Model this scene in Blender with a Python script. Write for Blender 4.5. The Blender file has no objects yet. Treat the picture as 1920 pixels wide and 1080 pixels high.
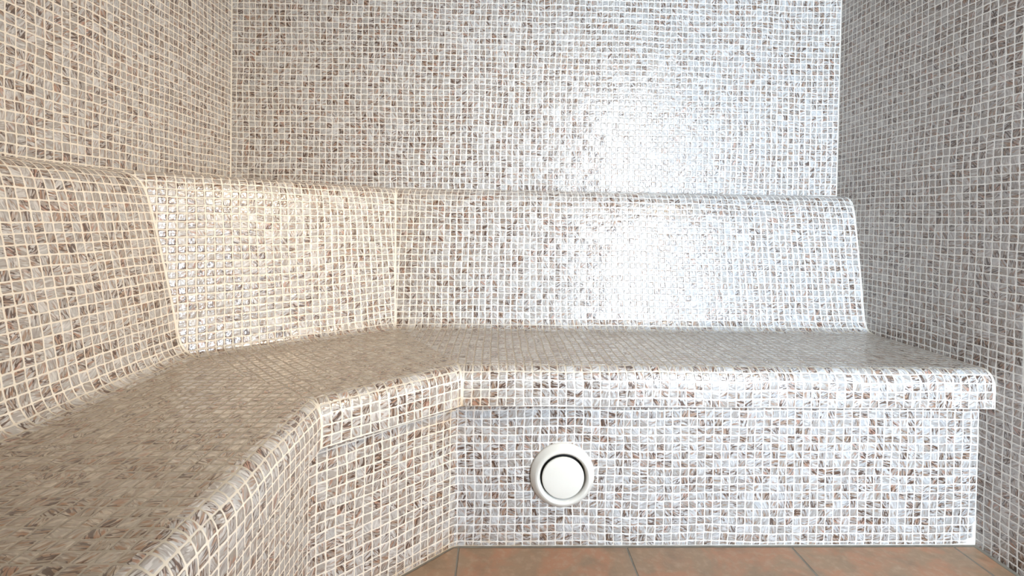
import bpy, bmesh, math
from mathutils import Matrix, Vector

# ------------------------------------------------------------------ camera, world, lights
P = 0.0215                     # mosaic module (20 mm tile + joint), metres; plan lengths below are in modules
C = bpy.context.scene.collection
sc = bpy.context.scene

CAM_FL, CAM_FB, CAM_H = 45.676, 86.699, 39.3
F_PX, CY_PX = 938.30, 425.78
YAW, PITCH, ROLL = 0.02824, 0.01551, 0.01624


def W(fl, fb, z):
    """plan position in modules (from left wall, from back wall, above floor) -> metres"""
    return Vector((fl * P, -fb * P, z * P))


def cam_matrix():
    cy, sy = math.cos(YAW), math.sin(YAW)
    r = Vector((cy, -sy, 0)); f = Vector((sy, cy, 0)); u = Vector((0, 0, 1))
    cp, sp = math.cos(PITCH), math.sin(PITCH)
    f2 = cp * f - sp * u; u2 = sp * f + cp * u
    cr, sr = math.cos(ROLL), math.sin(ROLL)
    r3 = cr * r + sr * u2; u3 = -sr * r + cr * u2
    m = Matrix((r3, u3, -f2)).transposed().to_4x4()
    m.translation = W(CAM_FL, CAM_FB, CAM_H)
    return m


cd = bpy.data.cameras.new('camera')
cam = bpy.data.objects.new('camera', cd)
C.objects.link(cam)
cd.sensor_width = 36.0
cd.lens = F_PX / 1920 * 36.0
cd.shift_y = (CY_PX - 540) / 1920
cd.clip_start = 0.02
cam.matrix_world = cam_matrix()
sc.camera = cam

sc.view_settings.view_transform = 'Standard'
sc.view_settings.look = 'None'
sc.view_settings.gamma = 1
sc.view_settings.use_curve_mapping = False
sc.view_settings.exposure = 0.5
sc.cycles.use_denoising = True
sc.cycles.max_bounces = 8
sc.cycles.diffuse_bounces = 5

wd = bpy.data.worlds.new('world'); sc.world = wd
wd.use_nodes = True
wd.node_tree.nodes['Background'].inputs[0].default_value = (0.75, 0.85, 1.0, 1)
wd.node_tree.nodes['Background'].inputs[1].default_value = 0.1


def area(name, loc, rot, sx, sy, power, color, spread=180):
    l = bpy.data.lights.new(name, 'AREA')
    l.shape = 'RECTANGLE'; l.size = sx; l.size_y = sy
    l.energy = power; l.color = color; l.spread = math.radians(spread)
    o = bpy.data.objects.new(name, l); C.objects.link(o)
    o.location = loc; o.rotation_euler = rot
    return o


# daylight outside the glazed opening in the front wall, behind the camera
FRONT = 108.0
DOOR_X0, DOOR_X1, DOOR_Z0, DOOR_Z1 = 84.0, 104.5, 18.0, 86.0
area('daylight_window', W((DOOR_X0 + DOOR_X1) / 2, FRONT + 11, (DOOR_Z0 + DOOR_Z1) / 2), (math.radians(90), 0, 0),
     (DOOR_X1 - DOOR_X0 + 1) * P, (DOOR_Z1 - DOOR_Z0 + 2) * P, 86.0, (0.74, 0.87, 1.0))
# warm fill light added to brighten the left, in a made-up side opening
SIDE_B0, SIDE_B1, SIDE_Z0, SIDE_Z1 = 66.0, 86.0, 74.0, 96.0
area('added_warm_fill', W(105.3 + 5, (SIDE_B0 + SIDE_B1) / 2, (SIDE_Z0 + SIDE_Z1) / 2), (math.radians(90 - 26), 0, math.radians(90 - 35)),
     (SIDE_B1 - SIDE_B0 + 1) * P, (SIDE_Z1 - SIDE_Z0 + 2) * P, 6.8, (1.0, 0.77, 0.50), 66)

# ------------------------------------------------------------------ node helper


class NG:
    def __init__(self, name):
        self.m = bpy.data.materials.new(name); self.m.use_nodes = True
        self.t = self.m.node_tree; self.t.nodes.clear()

    def n(self, typ, **kw):
        nd = self.t.nodes.new(typ)
        for k, v in kw.items():
            setattr(nd, k, v)
        return nd

    def put(self, sock, v):
        if isinstance(v, bpy.types.NodeSocket):
            self.t.links.new(v, sock)
        elif v is not None:
            if isinstance(v, (tuple, list)) and sock.type == 'RGBA' and len(v) == 3:
                v = (*v, 1)
            sock.default_value = v

    def math(self, op, a, b=None, c=None, clamp=False):
        nd = self.n('ShaderNodeMath', operation=op, use_clamp=clamp)
        self.put(nd.inputs[0], a); self.put(nd.inputs[1], b)
        if c is not None: self.put(nd.inputs[2], c)
        return nd.outputs[0]

    def vm(self, op, a, b=None, out=0):
        nd = self.n('ShaderNodeVectorMath', operation=op)
        self.put(nd.inputs[0], a)
        if b is not None: self.put(nd.inputs[1], b)
        return nd.outputs[out]

    def sep(self, v):
        nd = self.n('ShaderNodeSeparateXYZ'); self.put(nd.inputs[0], v); return nd.outputs

    def comb(self, x, y, z=0.0):
        nd = self.n('ShaderNodeCombineXYZ')
        self.put(nd.inputs[0], x); self.put(nd.inputs[1], y); self.put(nd.inputs[2], z)
        return nd.outputs[0]

    def noise(self, vec, scale, detail=2.0, rough=0.5, dist=0.0, out=0):
        nd = self.n('ShaderNodeTexNoise')
        self.put(nd.inputs['Vector'], vec); self.put(nd.inputs['Scale'], scale)
        nd.inputs['Detail'].default_value = detail; nd.inputs['Roughness'].default_value = rough
        self.put(nd.inputs['Distortion'], dist)
        return nd.outputs[out]

    def white(self, vec):
        nd = self.n('ShaderNodeTexWhiteNoise', noise_dimensions='3D'); self.put(nd.inputs['Vector'], vec)
        return nd.outputs

    def maprange(self, v, a, b, c=0.0, d=1.0, smooth=False):
        nd = self.n('ShaderNodeMapRange', interpolation_type='SMOOTHSTEP' if smooth else 'LINEAR')
        for i, x in enumerate((v, a, b, c, d)): self.put(nd.inputs[i], x)
        return nd.outputs[0]

    def mix(self, f, a, b, blend='MIX'):
        nd = self.n('ShaderNodeMix', data_type='RGBA', blend_type=blend)
        self.put(nd.inputs[0], f); self.put(nd.inputs[6], a); self.put(nd.inputs[7], b)
        return nd.outputs[2]

    def finish(self, color, rough, normal=None, ior=1.5, spec=0.5, coat=None):
        b = self.n('ShaderNodeBsdfPrincipled'); o = self.n('ShaderNodeOutputMaterial')
        self.put(b.inputs['Base Color'], color); self.put(b.inputs['Roughness'], rough)
        b.inputs['IOR'].default_value = ior
        self.put(b.inputs['Specular IOR Level'], spec)
        if normal is not None: self.put(b.inputs['Normal'], normal)
        if coat is not None:
            self.put(b.inputs['Coat Weight'], coat); b.inputs['Coat Roughness'].default_value = 0.07
            self.put(b.inputs['Coat Normal'], normal)
        self.t.links.new(b.outputs[0], o.inputs[0])
        return self.m


def mosaic(name, seed, stain=0.0, tilt=1.0, joints=((0.84, 0.82, 0.77), (0.74, 0.71, 0.65)), warm=0.0, tint=(1.0, 0.82, 0.62), fade=0.0):
    g = NG(name)
    uvn = g.n('ShaderNodeUVMap', uv_map='UVMap').outputs[0]
    edn = g.n('ShaderNodeUVMap', uv_map='edge').outputs[0]
    uv = g.vm('ADD', uvn, (seed * 37.0, seed * 53.0, 0))
    # hand-set sheets: slow wander plus a small shake, and a shift per sheet of 15 x 15
    w1 = g.vm('SUBTRACT', g.noise(uv, 0.11, 1.0, out=1), (0.5, 0.5, 0.5))
    w2 = g.vm('SUBTRACT', g.noise(uv, 0.9, 1.0, out=1), (0.5, 0.5, 0.5))
    uvw = g.vm('ADD', uv, g.vm('MULTIPLY', w1, (0.55, 0.55, 0)))
    uvw = g.vm('ADD', uvw, g.vm('MULTIPLY', w2, (0.16, 0.16, 0)))
    sheet = g.vm('FLOOR', g.vm('MULTIPLY', uvw, (1 / 15, 1 / 15, 0)))
    sh = g.vm('SUBTRACT', g.white(g.vm('ADD', sheet, (seed, 3.3, 9.1)))[1], (0.5, 0.5, 0.5))
    uvw = g.vm('ADD', uvw, g.vm('MULTIPLY', sh, (0.0, 0.0, 0)))
    cell = g.vm('FLOOR', uvw)
    fr = g.vm('SUBTRACT', g.vm('FRACTION', uvw), (0.5, 0.5, 0))
    fx, fy, _ = g.sep(fr)
    wn = g.white(g.vm('ADD', cell, (0, 0, seed + 0.5)))
    ra, rb, rc = g.sep(wn[1]); rv = wn[0]
    wn2 = g.white(g.vm('ADD', cell, (0, 0, seed + 17.5)))
    rd, re, rf = g.sep(wn2[1]); rg = wn2[0]
    # tile outline: rounded square, size varies a little, edge a little ragged
    ax = g.math('ABSOLUTE', g.math('ADD', fx, g.math('MULTIPLY', g.math('SUBTRACT', ra, 0.5), 0.035)))
    ay = g.math('ABSOLUTE', g.math('ADD', fy, g.math('MULTIPLY', g.math('SUBTRACT', rb, 0.5), 0.035)))
    d = g.math('POWER', g.math('ADD', g.math('POWER', ax, 9.0), g.math('POWER', ay, 9.0)), 1 / 9)
    rag = g.math('MULTIPLY', g.math('SUBTRACT', g.noise(uv, 4.0, 2.0), 0.5), 0.05)
    d = g.math('ADD', d, rag)
    ex, ey, _ = g.sep(edn)
    emin = g.math('MINIMUM', ex, ey)
    eg = g.maprange(emin, 0.10, 0.22)
    tile = g.math('MULTIPLY', g.maprange(d, 0.455, 0.405, smooth=True), eg)
    # veins: streaks turned a random way in every tile
    rot = g.n('ShaderNodeVectorRotate', rotation_type='Z_AXIS')
    g.put(rot.inputs['Vector'], fr); g.put(rot.inputs['Angle'], g.math('ADD', g.math('MULTIPLY', g.math('FLOOR', g.math('MULTIPLY', rc, 2.0)), 1.571),
                                          g.math('MULTIPLY', g.math('SUBTRACT', g.math('POWER', rg, 1.0), 0.5), 1.3)))
    loc = rot.outputs[0]
    lx, ly, _ = g.sep(loc)
    vv = g.comb(g.math('ADD', g.math('MULTIPLY', lx, 0.95), g.math('MULTIPLY', rd, 50.0)),
                g.math('ADD', g.math('MULTIPLY', ly, 4.2), g.math('MULTIPLY', re, 50.0)), rv)
    n1 = g.noise(vv, 1.1, 1.5, 0.5, 0.5)
    vv2 = g.vm('ADD', vv, (31.0, 17.0, 5.0))
    n2 = g.noise(vv2, 0.95, 0.0, 0.5, 0.45)
    n3 = g.noise(g.vm('ADD', vv, (7.0, 91.0, 2.0)), 0.9, 2.0, 0.5, 0.6)
    amt = g.math('POWER', rf, 0.9)                               # how much brown the tile carries
    ground = g.mix(rg, (0.47, 0.48, 0.49), (0.34, 0.31, 0.275))
    ground = g.mix(g.maprange(rb, 0.72, 1.0), ground, (0.60, 0.60, 0.60))
    cool = g.mix(g.maprange(n3, 0.45, 0.70), ground, (0.29, 0.265, 0.25))
    wh = g.noise(g.vm('ADD', vv, (3.0, 44.0, 8.0)), 1.1, 1.0, 0.5, 0.5)
    cool = g.mix(g.math('MULTIPLY', g.maprange(wh, 0.52, 0.62), 0.8), cool, (0.64, 0.64, 0.64))
    thr = g.maprange(amt, 0, 1, 0.58, 0.455)
    v1 = g.maprange(n1, thr, g.math('ADD', thr, 0.13))
    brown = g.mix(ra, (0.33, 0.17, 0.085), (0.25, 0.165, 0.10))
    brown = g.mix(g.maprange(rd, 0.80, 1.0), brown, (0.42, 0.20, 0.13))
    col = g.mix(g.math('MULTIPLY', v1, 0.80), cool, brown)
    wid = g.math('MULTIPLY', g.maprange(amt, 0.1, 1, -0.022, 0.062), g.maprange(n3, 0.38, 0.6, 0.2, 1.6))
    v2 = g.maprange(g.math('ABSOLUTE', g.math('SUBTRACT', n2, 0.5)), g.math('ADD', wid, 0.018), wid)
    col = g.mix(g.math('MULTIPLY', v2, 0.90), col, (0.068, 0.033, 0.019))
    # cement joint
    gn = g.noise(uv, 1.7, 3.0)
    grout = g.mix(g.maprange(gn, 0.3, 0.7), *joints)
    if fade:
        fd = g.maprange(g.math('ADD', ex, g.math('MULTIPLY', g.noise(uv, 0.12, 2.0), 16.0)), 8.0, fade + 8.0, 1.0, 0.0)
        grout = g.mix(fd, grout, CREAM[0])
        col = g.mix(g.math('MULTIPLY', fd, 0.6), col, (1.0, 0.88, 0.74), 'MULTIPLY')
    if stain > 0:
        sx, sy, _ = g.sep(g.n('ShaderNodeUVMap', uv_map='stain').outputs[0])
        sn = g.noise(uv, 0.8, 3.0)
        sm = g.math('MULTIPLY', sx, g.maprange(sn, 0.35, 0.6), clamp=True)
        grout = g.mix(g.math('MULTIPLY', sm, stain), grout, (0.50, 0.32, 0.15))
        col = g.mix(g.math('MULTIPLY', sm, stain * 0.5), col, (0.30, 0.17, 0.07))
        grout = g.mix(sy, grout, (0.50, 0.44, 0.35))
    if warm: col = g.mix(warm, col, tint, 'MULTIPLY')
    full = g.mix(tile, grout, col)
    # relief in metres: pillowed face, random tilt, wavy glass
    wav = g.math('MULTIPLY', g.math('SUBTRACT', g.noise(uv, 2.2, 1.0), 0.5), 0.0010 * tilt)
    tl = g.math('ADD', g.math('MULTIPLY', g.math('SUBTRACT', rf, 0.5), fx), g.math('MULTIPLY', g.math('SUBTRACT', rg, 0.5), fy))
    tl = g.math('MULTIPLY', tl, 0.0015 * tilt)
    pil = g.math('MULTIPLY', g.maprange(d, 0.47, 0.30, smooth=True), 0.0007)
    h = g.math('MULTIPLY', g.math('ADD', g.math('ADD', wav, tl), pil), tile)
    h = g.math('ADD', h, g.math('MULTIPLY', tile, 0.0002))
    bp = g.n('ShaderNodeBump'); bp.inputs['Strength'].default_value = 1.0
    bp.inputs['Distance'].default_value = 1.0
    g.put(bp.inputs['Height'], h)
    rough = g.maprange(tile, 0, 1, 0.75, 0.38)
    return g.finish(full, rough, bp.outputs[0], 1.52, g.maprange(tile, 0, 1, 0.25, 0.5), tile)


M = {}
WHITE = ((0.84, 0.82, 0.78), (0.74, 0.71, 0.66))
CREAM = ((0.84, 0.77, 0.66), (0.75, 0.67, 0.56))
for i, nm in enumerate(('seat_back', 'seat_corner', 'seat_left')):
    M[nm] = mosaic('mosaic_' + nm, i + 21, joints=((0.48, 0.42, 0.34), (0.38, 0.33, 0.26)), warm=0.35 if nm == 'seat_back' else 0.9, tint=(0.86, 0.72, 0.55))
for i, nm in enumerate(('back', 'left', 'right', 'front')):
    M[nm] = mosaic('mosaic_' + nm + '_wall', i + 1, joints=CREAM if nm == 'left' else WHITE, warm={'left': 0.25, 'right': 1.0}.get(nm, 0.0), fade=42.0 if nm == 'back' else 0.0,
                   tint=(0.78, 0.72, 0.68) if nm == 'right' else (1.0, 0.82, 0.62))  # shade on the right wall is put into its tiles by a darker tint
for i, nm in enumerate(('bench_back', 'bench_corner', 'bench_left')):
    M[nm] = mosaic('mosaic_' + nm, i + 7, stain=0.8, joints=WHITE if nm == 'bench_back' else CREAM, warm=0.0 if nm == 'bench_back' else 0.3, fade=14.0 if nm == 'bench_back' else 0.0)


def plain(name, col, rough, bump=0.0, ior=1.5, scale=40.0, var=0.0):
    g = NG(name)
    tc = g.n('ShaderNodeTexCoord').outputs['Object']
    n = g.noise(tc, scale, 3.0)
    c = g.mix(n, tuple(x * (1 - var) for x in col), tuple(min(1, x * (1 + var)) for x in col))
    nm = None
    if bump:
        b = g.n('ShaderNodeBump'); b.inputs['Distance'].default_value = bump
        g.put(b.inputs['Height'], n); nm = b.outputs[0]
    return g.finish(c, rough, nm, ior)


M['mortar'] = plain('bench_mortar', (0.6, 0.58, 0.54), 0.9, 0.0008, var=0.1)
M['valve'] = plain('valve_white_enamel', (0.76, 0.74, 0.68), 0.35, 0, scale=12, var=0.03)
M['valve_dark'] = plain('valve_duct_shadow', (0.03, 0.03, 0.028), 0.6, 0)
M['zinc'] = plain('zinc_spindle', (0.45, 0.45, 0.44), 0.4, 0)
M['ceiling'] = plain('ceiling_plaster', (0.30, 0.25, 0.20), 0.8, 0.001, var=0.05)
M['frame'] = plain('window_frame_paint', (0.75, 0.74, 0.72), 0.4)


def floor_mat():
    g = NG('terracotta_floor_tiles')
    uv = g.n('ShaderNodeUVMap', uv_map='UVMap').outputs[0]        # in modules
    x, y, _ = g.sep(uv)
    T = 20.2
    gx = g.math('DIVIDE', g.math('SUBTRACT', x, 41.6), T)
    gy = g.math('DIVIDE', g.math('SUBTRACT', y, 33.9), T)
    cell = g.vm('FLOOR', g.comb(gx, gy))
    rx = g.math('ABSOLUTE', g.math('SUBTRACT', g.math('FRACT', g.math('ADD', gx, 0.5)), 0.5))
    ry = g.math('ABSOLUTE', g.math('SUBTRACT', g.math('FRACT', g.math('ADD', gy, 0.5)), 0.5))
    dmin = g.math('MULTIPLY', g.math('MINIMUM', rx, ry), T)
    wob = g.math('MULTIPLY', g.math('SUBTRACT', g.noise(uv, 0.6, 2.0), 0.5), 0.08)
    dmin = g.math('ADD', dmin, wob)
    ed = g.sep(g.n('ShaderNodeUVMap', uv_map='edge').outputs[0])[0]
    # mortar strip where the floor meets the bench front and the right wall
    dg = g.math('ADD', g.math('MULTIPLY', g.math('SUBTRACT', x, 41.0), 0.679), g.math('MULTIPLY', g.math('SUBTRACT', y, 27.1), 0.734))
    e1 = g.math('MAXIMUM', g.math('SUBTRACT', 27.48, y), g.math('SUBTRACT', x, 104.75))
    e1 = g.math('MAXIMUM', e1, g.math('SUBTRACT', 0.30, dg))
    e1 = g.math('ADD', e1, wob)
    joint = g.math('MULTIPLY', g.maprange(dmin, 0.07, 0.13), g.maprange(e1, 0.03, -0.05))
    rnd = g.white(g.vm('ADD', cell, (0.3, 0.7, 4.4)))
    n = g.noise(g.vm('ADD', uv, rnd[1]), 0.22, 5.0, 0.62, 0.6)
    n2 = g.noise(uv, 1.1, 4.0, 0.6)
    c = g.mix(g.maprange(n, 0.42, 0.57), (0.29, 0.185, 0.11), (0.36, 0.18, 0.10))
    c = g.mix(g.maprange(n2, 0.5, 0.75), c, (0.38, 0.25, 0.16))
    c = g.mix(g.math('MULTIPLY', g.maprange(g.noise(uv, 0.35, 3.0), 0.50, 0.70), 0.55), c, (0.19, 0.13, 0.08))
    rim = g.maprange(dmin, 0.2, 1.0)
    c = g.mix(g.math('MULTIPLY', g.math('SUBTRACT', 1.0, rim), 0.35), c, (0.26, 0.19, 0.13))
    jc = g.mix(g.noise(uv, 0.8, 2.0), (0.27, 0.24, 0.19), (0.13, 0.11, 0.085))
    c = g.mix(joint, jc, c)
    h = g.math('ADD', g.math('MULTIPLY', joint, 0.0018), g.math('MULTIPLY', n2, 0.0008))
    bp = g.n('ShaderNodeBump'); bp.inputs['Distance'].default_value = 1.0; g.put(bp.inputs['Height'], h)
    return g.finish(c, g.maprange(joint, 0, 1, 0.85, 0.42), bp.outputs[0], 1.45)


M['floor'] = floor_mat()

# ------------------------------------------------------------------ mesh helpers


class MB:
    """faces with per-corner uv / edge / stain values, built into ONE mesh object"""

    def __init__(self):
        self.v = []; self.f = []; self.uv = []; self.ed = []; self.st = []; self.mi = []

    def face(self, pts, uvs=None, eds=None, sts=None, mi=0):
        b = len(self.v)
        self.v += [tuple(p) for p in pts]
        self.f.append(tuple(range(b, b + len(pts))))
        n = len(pts)
        self.uv += uvs or [(p[0] / P, p[1] / P + p[2] / P) for p in pts]
        self.ed += eds or [(99.0, 99.0)] * n
        self.st += sts or [(0.0, 0.0)] * n
        self.mi.append(mi)

    def build(self, name, mats, parent=None, smooth=False):
        me = bpy.data.meshes.new(name)
        me.from_pydata(self.v, [], self.f)
        for ln, dat in (('UVMap', self.uv), ('edge', self.ed), ('stain', self.st)):
            l = me.uv_layers.new(name=ln)
            for i, c in enumerate(dat): l.data[i].uv = c
        for m in mats: me.materials.append(m)
        for i, p in enumerate(me.polygons):
            p.material_index = self.mi[i]
            p.use_smooth = smooth
        bm = bmesh.new(); bm.from_mesh(me)
        bmesh.ops.remove_doubles(bm, verts=bm.verts, dist=1e-5)
        if smooth:
            for e in bm.edges:
                if len(e.link_faces) == 2:
                    e.smooth = e.calc_face_angle(0) < math.radians(32) and e.link_faces[0].material_index == e.link_faces[1].material_index
        bm.to_mesh(me); bm.free()
        o = bpy.data.objects.new(name, me); C.objects.link(o)
        if parent: o.parent = parent
        return o


def struct(o):
    o['kind'] = 'structure'
    return o


def slab(mb, x0, x1, b0, b1, z0, z1, faces='all', mi=0, uvmode=None):
    """axis box in module coordinates"""
    c = {}
    for i, x in enumerate((x0, x1)):
        for j, b in enumerate((b0, b1)):
            for k, z in enumerate((z0, z1)):
                c[i, j, k] = W(x, b, z)
    F = {'left': [(0, 0, 0), (0, 1, 0), (0, 1, 1), (0, 0, 1)], 'right': [(1, 1, 0), (1, 0, 0), (1, 0, 1), (1, 1, 1)],
         'back': [(1, 0, 0), (0, 0, 0), (0, 0, 1), (1, 0, 1)], 'front': [(0, 1, 0), (1, 1, 0), (1, 1, 1), (0, 1, 1)],
         'top': [(0, 1, 1), (1, 1, 1), (1, 0, 1), (0, 0, 1)], 'bottom': [(0, 0, 0), (1, 0, 0), (1, 1, 0), (0, 1, 0)]}
    for nm, q in F.items():
        pts = [c[k] for k in q]
        uvs = None
        if nm in ('front', 'back'): uvs = [(p.x / P, p.z / P) for p in pts]
        elif nm in ('left', 'right'): uvs = [(-p.y / P, p.z / P) for p in pts]
        else: uvs = [(p.x / P, -p.y / P) for p in pts]
        mb.face(pts, uvs, mi=mi)


# ------------------------------------------------------------------ room shell
RW, CEIL = 105.3, 108.0
TH = 5.0


def wall_face(mb, pts, ax, su, sv, ou=0.0, edges=None):
    uvs = []; eds = []
    for p in pts:
        a = (p.x if ax == 0 else -p.y) / P
        uvs.append((a * su + ou, p.z / P + sv))
        eds.append(edges(a) if edges else (99., 99.))
    mb.face(pts, uvs, eds)


# back wall (front face tiled)
mb = MB()
pts = [W(0, 0, 0), W(RW, 0, 0), W(RW, 0, CEIL), W(0, 0, CEIL)]
wall_face(mb, pts, 0, 105 / 105.3, -0.35, 0, lambda a: (a, RW - a))
slab(mb, -TH, RW + TH, -TH, -0.0005, -2, CEIL)
struct(mb.build('wall_back', [M['back']]))

mb = MB()
pts = [W(0, FRONT, 0), W(0, 0, 0), W(0, 0, CEIL), W(0, FRONT, CEIL)]
wall_face(mb, pts, 1, 1, -0.6, 0, lambda a: (a, 99.))
slab(mb, -TH, -0.0005, 0, FRONT, -2, CEIL)
struct(mb.build('wall_left', [M['left']]))

# right wall, with an unseen opening added for the warm fill
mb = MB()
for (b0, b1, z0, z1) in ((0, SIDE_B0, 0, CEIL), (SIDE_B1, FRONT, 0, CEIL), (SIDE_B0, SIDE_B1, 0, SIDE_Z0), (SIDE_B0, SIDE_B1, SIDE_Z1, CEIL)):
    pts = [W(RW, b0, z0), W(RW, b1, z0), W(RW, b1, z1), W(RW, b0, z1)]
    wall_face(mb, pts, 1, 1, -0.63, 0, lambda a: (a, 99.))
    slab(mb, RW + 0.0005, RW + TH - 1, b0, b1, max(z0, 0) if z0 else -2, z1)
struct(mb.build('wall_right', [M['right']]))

# front wall (behind the camera) with the glazed opening
mb = MB()
for (x0, x1, z0, z1) in ((0, DOOR_X0, 0, CEIL), (DOOR_X0, DOOR_X1, 0, DOOR_Z0), (DOOR_X0, DOOR_X1, DOOR_Z1, CEIL), (DOOR_X1, RW, 0, CEIL)):
    pts = [W(x1, FRONT, z0), W(x0, FRONT, z0), W(x0, FRONT, z1), W(x1, FRONT, z1)]
    wall_face(mb, pts, 0, 1, 0)
    slab(mb, x0, x1, FRONT + 0.0005, FRONT + 11, z0, z1)
struct(mb.build('wall_front', [M['front']]))

# floor, ceiling
mb = MB()
pts = [W(-TH, FRONT + TH, 0), W(RW + TH, FRONT + TH, 0), W(RW + TH, -TH, 0), W(-TH, -TH, 0)]
mb.face(pts, [(p.x / P, -p.y / P) for p in pts])
slab(mb, -TH, RW + TH, -TH, FRONT + TH, -5, -0.01)
struct(mb.build('floor', [M['floor']]))
mb = MB()
zb, zf = 80.6, 106.0
c0 = [W(-TH, 0, zb), W(RW + TH, 0, zb), W(RW + TH, FRONT + TH, zf), W(-TH, FRONT + TH, zf)]
c1 = [p + Vector((0, 0, 4 * P)) for p in c0]
mb.face(c0); mb.face(c1[::-1])
for i in range(4): mb.face([c0[i], c1[i], c1[(i + 1) % 4], c0[(i + 1) % 4]])
struct(mb.build('ceiling', [M['ceiling']]))

# door frame with glazing bar, then the frame of the added side opening
fw = 1.6
mb = MB()
for (x0, x1, z0, z1) in ((DOOR_X0, DOOR_X0 + fw, DOOR_Z0, DOOR_Z1), (DOOR_X1 - fw, DOOR_X1, DOOR_Z0, DOOR_Z1), (DOOR_X0 + fw, DOOR_X1 - fw, DOOR_Z0, DOOR_Z0 + fw),
                         (DOOR_X0 + fw, DOOR_X1 - fw, DOOR_Z1 - fw, DOOR_Z1), (DOOR_X0 + fw, DOOR_X1 - fw, 83, 84.4)):
    slab(mb, x0, x1, FRONT + 1.5, FRONT + 4, z0, z1)
struct(mb.build('door_1', [M['frame']]))
mb = MB()
for (b0, b1, z0, z1) in ((SIDE_B0, SIDE_B0 + fw, SIDE_Z0, SIDE_Z1), (SIDE_B1 - fw, SIDE_B1, SIDE_Z0, SIDE_Z1), (SIDE_B0 + fw, SIDE_B1 - fw, SIDE_Z0, SIDE_Z0 + fw),
                         (SIDE_B0 + fw, SIDE_B1 - fw, SIDE_Z1 - fw, SIDE_Z1)):
    slab(mb, RW + 1, RW + 3, b0, b1, z0, z1)
struct(mb.build('fill_light_frame', [M['frame']]))

# ------------------------------------------------------------------ the tiled bench
FRONT_END = FRONT - 0.02       # the left run carries on past the camera
SEAT = 22.1


def lerp(a, b, t): return a + (b - a) * t


def interp(tab, x):
    if x <= tab[0][0]: return tab[0][1]
    for (a, u), (b, v) in zip(tab, tab[1:]):
        if x <= b: return lerp(u, v, (x - a) / (b - a))
    return tab[-1][1]


# position of the two plan corners for each distance o from the wall
C1 = [(0, 29.0), (4.3, 27.2), (8.7, 25.2), (27.1, 39.15), (29.05, 39.95)]
C2 = [(0, 28.0), (4.3, 28.9), (8.7, 30.0), (27.1, 41.0), (29.05, 41.8)]
LO = [(0, 0), (8.7, 8.7), (27.1, 27.7), (29.05, 29.55)]   # the left run is a touch deeper


def corner1(o): return (interp(LO, o), interp(C1, o))
def corner2(o): return (interp(C2, o), o)


def rails(section, o):
    """start and end plan points of this section at distance o"""
    if section == 'left': return (interp(LO, o), FRONT_END), corner1(o)
    if section == 'corner': return corner1(o), corner2(o)
    return corner2(o), (RW - 0.03, o)


def arc_list(prof):
    s = [0.0]
    for a, b in zip(prof, prof[1:]): s.append(s[-1] + math.hypot(b[0] - a[0], b[1] - a[1]))
    return s


def smooth_prof(pts, n=4):
    """Catmull-Rom through the points"""
    out = []
    for i in range(len(pts) - 1):
        p0 = pts[max(i - 1, 0)]; p1 = pts[i]; p2 = pts[i + 1]; p3 = pts[min(i + 2, len(pts) - 1)]
        for k in range(n):
            t = k / n
            out.append(tuple(0.5 * (2 * p1[j] + (p2[j] - p0[j]) * t + (2 * p0[j] - 5 * p1[j] + 4 * p2[j] - p3[j]) * t * t + (3 * p1[j] - p0[j] - 3 * p2[j] + p3[j]) * t ** 3) for j in (0, 1)))
    out.append(pts[-1])
    return out


def sweep(name, section, prof, back, mat, parent, flat_uv=False, v0=0.0, stainf=None, step=2.0, endedge=(True, True)):
    """prof: visible outline (o, z), back: the points that close the solid behind it"""
    mb = MB()
    s = arc_list(prof)
    a0, a1 = rails(section, prof[len(prof) // 2][0])
    L = math.dist(a0, a1)
    du = ((a1[0] - a0[0]) / L, (a1[1] - a0[1]) / L)
    dn = (-du[1], du[0])
    nseg = max(1, int(L / step)) if section != 'left' else max(1, int(L / 4))
    org = {'left': (0, 0), 'corner': corner1(29.05), 'back': (0, 0)}[section]

    def pt(i, t, pr=prof):
        o, z = pr[i]
        p, q = rails(section, o)
        return (lerp(p[0], q[0], t), lerp(p[1], q[1], t), z), math.dist(p, q)

    for i in range(len(prof) - 1):
        for k in range(nseg):
            quad = [(i, k / nseg), (i + 1, k / nseg), (i + 1, (k + 1) / nseg), (i, (k + 1) / nseg)]
            pts = []; uvs = []; eds = []; sts = []
            for (ii, t) in quad:
                q, ln = pt(ii, t)
                pts.append(W(*q))
                u = (q[0] - org[0]) * du[0] + (q[1] - org[1]) * du[1]
                v = ((q[0] - org[0]) * dn[0] + (q[1] - org[1]) * dn[1]) if flat_uv else -s[ii]
                uvs.append((u, v + v0))
                eds.append((t * ln if endedge[0] else 99., (1 - t) * ln if endedge[1] else 99.))
                sts.append((stainf(q) if stainf else 0.0, min(1.0, max(0.0, (q[2] - 20.9) / 1.1)) if name == 'nosing' else (min(1.0, max(0.0, (23.2 - q[2]) / 1.0)) if name == 'backrest' else 0.0)))
            mb.face(pts, uvs, eds, sts)
    if back:
        loop = list(prof) + list(back)
        n = len(prof)
        for i in range(n - 1, len(loop)):
            j = (i + 1) % len(loop)
            for k in range(nseg):
                pp = []
                for (ii, t) in ((i, k / nseg), (j, k / nseg), (j, (k + 1) / nseg), (i, (k + 1) / nseg)):
                    q, _ = pt(ii, t, loop); pp.append(W(*q))
                mb.face(pp, mi=1)
        for t in (0, 1):
            pp = [W(*pt(i, t, loop)[0]) for i in range(len(loop))]
            mb.face(pp if t == 0 else pp[::-1], mi=1)
    return mb, (name, [mat, M['mortar']], parent)


bench = bpy.data.objects.new('bench', None); C.objects.link(bench)
bench.location = W(0, 0, 0)
bench['label'] = 'built-in mosaic-tiled steam room bench wrapping the corner, with sloping backrest'
bench['category'] = 'bench'

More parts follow.
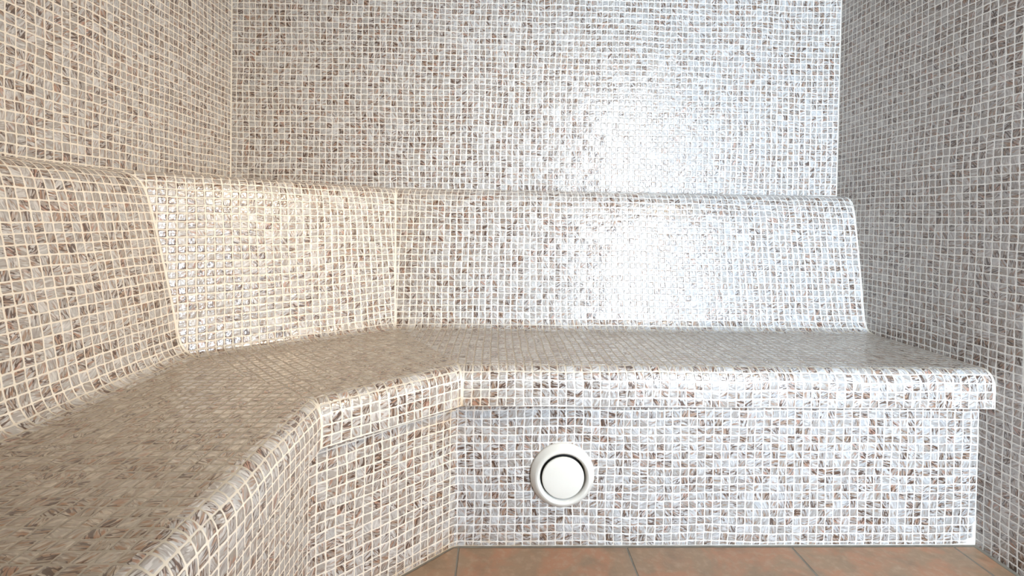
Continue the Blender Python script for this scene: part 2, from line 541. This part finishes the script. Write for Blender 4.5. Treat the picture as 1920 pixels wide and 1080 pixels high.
back_prof = smooth_prof([(0.02, 44.35), (1.6, 44.2), (2.84, 43.95), (3.76, 43.35), (4.35, 42.4), (4.85, 40.6), (5.40, 37.7), (6.0, 34.2), (6.72, 29.9), (7.32, 25.9), (7.75, 23.7), (8.5, 22.45), (9.7, SEAT)], 3)
nose_prof = smooth_prof([(27.1, SEAT), (27.75, 22.05), (28.35, 21.72), (28.82, 21.05), (29.04, 20.1), (29.06, 18.9), (29.06, 17.65)], 4) + [(28.95, 17.55), (27.15, 17.55)]

for sec in ('left', 'corner', 'back'):
    mat = M['bench_' + sec]
    # photo: grout at the corner where the runs meet has yellowed
    mb, args = sweep('backrest', sec, back_prof, [(9.7, SEAT - 1.5), (0.02, SEAT - 1.5)], mat, bench, v0=0.2)
    if sec == 'corner':
        c1, c2 = corner1(0.02), corner2(0.02)
        tri = [W(0.02, 0.02, 44.35), W(c1[0], c1[1], 44.35), W(c2[0], c2[1], 44.35)]
        mb.face(tri)
        mb.face([W(0.02, 0.02, SEAT - 1.5), W(c2[0], c2[1], SEAT - 1.5), W(c1[0], c1[1], SEAT - 1.5)], mi=1)
    mb.build(*args, smooth=True)
for sec in ('left', 'corner', 'back'):
    mat = M['seat_' + sec]
    mb, args = sweep('seat', sec, [(9.7, SEAT), (27.1, SEAT)], [(27.1, SEAT - 1.5), (9.7, SEAT - 1.5)], mat, bench, flat_uv=True, endedge=(False, False))
    mb.build(*args)


def nose_stain(q):
    d = math.dist((q[0], q[1]), (41.8, 29.0))
    return max(0.0, 1 - d / 7.0) * max(0.0, min(1.0, (20.0 - q[2]) / 2.5)) * (1 if q[0] > 41 else 0.5)


for sec in ('left', 'corner', 'back'):
    mat = M['bench_' + sec]
    mb, args = sweep('nosing', sec, nose_prof, [(27.15, SEAT - 1.4)], mat, bench, v0=arc_list(nose_prof)[len(nose_prof) - 3] % 1.0, stainf=nose_stain)
    mb.build(*args, smooth=True)

# riser: one continuous skirt with rounded corners
RL, RBK = 28.15, 27.1
r1 = (RL, 39.0); r2 = (41.0, RBK)


def fillet(p0, p1, p2, r, n=6):
    a = Vector((p0[0] - p1[0], p0[1] - p1[1])).normalized(); b = Vector((p2[0] - p1[0], p2[1] - p1[1])).normalized()
    ang = a.angle(b); d = r / math.tan(ang / 2)
    s = Vector(p1) + a * d; e = Vector(p1) + b * d
    c = Vector(p1) + (a + b).normalized() * (r / math.sin(ang / 2))
    out = []
    for i in range(n + 1):
        t = i / n
        v = (s - c).lerp(e - c, t).normalized() * r + c
        out.append((v.x, v.y))
    return out


line = [(RL, FRONT_END)] + fillet((RL, FRONT_END), r1, r2, 2.2) + fillet(r1, r2, (RW - 0.03, RBK), 1.8) + [(RW - 0.03, RBK)]
u = [0.0]
for a, b in zip(line, line[1:]): u.append(u[-1] + math.dist(a, b))
ua = u[len(u) - 1]
zr = [17.55, 12.0, 6.0, 3.0, 1.0, 0.3, 0.0]
nl = len(line)
split = {'left': range(0, 4), 'corner': range(4, 11), 'back': range(11, nl - 1)}
# back of the skirt, 1.5 modules behind
inner = [(x - 1.5, y - 1.5) if y > RBK + 0.2 or x < 42 else (x, y - 1.5) for x, y in line]


def riser_stain(pp, z):
    d = math.hypot(pp[0] - 41, pp[1] - 27.1)
    low = max(0, 1 - z / 2.2) * max(0.35, 1 - d / 30)
    top = max(0, 1 - d / 8) * max(0, 1 - (17.5 - z) / 4)
    return (min(1.0, low + top), 0.0)


for sec in ('left', 'corner', 'back'):
    mb = MB()
    for i in split[sec]:
        nn = max(1, int((u[i + 1] - u[i]) / 3))
        for k in range(nn):
            p = (lerp(line[i][0], line[i + 1][0], k / nn), lerp(line[i][1], line[i + 1][1], k / nn)); pu = lerp(u[i], u[i + 1], k / nn)
            q = (lerp(line[i][0], line[i + 1][0], (k + 1) / nn), lerp(line[i][1], line[i + 1][1], (k + 1) / nn)); qu = lerp(u[i], u[i + 1], (k + 1) / nn)
            for z1, z0 in zip(zr, zr[1:]):
                mb.face([W(*p, z0), W(*q, z0), W(*q, z1), W(*p, z1)],
                        [(pu - ua, z0 - 17.55), (qu - ua, z0 - 17.55), (qu - ua, z1 - 17.55), (pu - ua, z1 - 17.55)],
                        [(99., min(ua - pu, z0 + 0.05)), (99., min(ua - qu, z0 + 0.05)), (99., min(ua - qu, z1 + 0.05)), (99., min(ua - pu, z1 + 0.05))],
                        [riser_stain(p, z0), riser_stain(q, z0), riser_stain(q, z1), riser_stain(p, z1)])
        a, b, c, d = line[i], line[i + 1], inner[i], inner[i + 1]
        mb.face([W(*d, 0), W(*c, 0), W(*c, 17.55), W(*d, 17.55)], mi=1)
        mb.face([W(*a, 17.55), W(*b, 17.55), W(*d, 17.55), W(*c, 17.55)], mi=1)
        mb.face([W(*a, 0), W(*c, 0), W(*d, 0), W(*b, 0)], mi=1)
    for i in (split[sec][0], split[sec][-1] + 1):
        mb.face([W(*line[i], 0), W(*line[i], 17.55), W(*inner[i], 17.55), W(*inner[i], 0)], mi=1)
    mb.build('riser', [M['bench_' + sec], M['mortar']], bench, smooth=True)

# ------------------------------------------------------------------ round air valve in the riser
vent = bpy.data.objects.new('air_vent', None); C.objects.link(vent)
vent.location = W(53.88, RBK, 8.72) - Vector((0, 0.0004, 0))
vent['label'] = 'round cream-white disc air valve set in the tiled bench front'
vent['category'] = 'vent'


def lathe(name, prof, mat, n=96, off=(0, 0, 0)):
    """profile (radius, outward distance) in metres around the -Y axis"""
    bm = bmesh.new()
    rings = []
    prof = [(r, y * DEEP if y > 0.001 else y) for r, y in prof]
    for r, y in prof:
        if r < 1e-6: rings.append([bm.verts.new((off[0], -y, off[2]))])
        else: rings.append([bm.verts.new((off[0] + r * math.cos(2 * math.pi * k / n), -y, off[2] + r * math.sin(2 * math.pi * k / n))) for k in range(n)])
    for a, b in zip(rings, rings[1:]):
        for k in range(n):
            va = [a[k % len(a)], a[(k + 1) % len(a)]]; vb = [b[k % len(b)], b[(k + 1) % len(b)]]
            if len(a) == 1 and len(b) == 1: continue
            if len(a) == 1: bm.faces.new((a[0], vb[1], vb[0]))
            elif len(b) == 1: bm.faces.new((va[0], va[1], b[0]))
            else: bm.faces.new((va[0], va[1], vb[1], vb[0]))
    bmesh.ops.recalc_face_normals(bm, faces=bm.faces)
    for f in bm.faces: f.smooth = True
    for e in bm.edges:
        if len(e.link_faces) == 2 and e.calc_face_angle(0) > math.radians(35): e.smooth = False
    me = bpy.data.meshes.new(name); bm.to_mesh(me); bm.free()
    me.materials.append(mat)
    o = bpy.data.objects.new(name, me); C.objects.link(o); o.parent = vent
    return o


DEEP = 1.4
R0 = 3.86 * P
k = R0 / 0.083
lathe('valve_ring', [(0.083 * k, 0.0003), (0.083 * k, 0.0035), (0.0815 * k, 0.0052), (0.078 * k, 0.0085), (0.073 * k, 0.0135), (0.069 * k, 0.0160), (0.066 * k, 0.0165), (0.0632 * k, 0.0155),
                     (0.0600 * k, 0.0120), (0.0580 * k, 0.0075), (0.0572 * k, 0.002), (0.0570 * k, 0.0003), (0.083 * k, 0.0003)], M['valve'])
lathe('duct_throat', [(0.0568 * k, 0.006), (0.0566 * k, 0.0), (0.0, 0.0004), (0.0, 0.0001)], M['valve_dark'])
lathe('valve_disc', [(0.0, 0.0165), (0.02, 0.0165), (0.0475 * k, 0.0160), (0.0525 * k, 0.0150), (0.0540 * k, 0.0132), (0.0535 * k, 0.0110), (0.040 * k, 0.0085), (0.0, 0.0080)], M['valve'])
lathe('spindle', [(0.0, 0.0085), (0.004, 0.0085), (0.004, 0.0004), (0.0, 0.0004)], M['zinc'], 24)
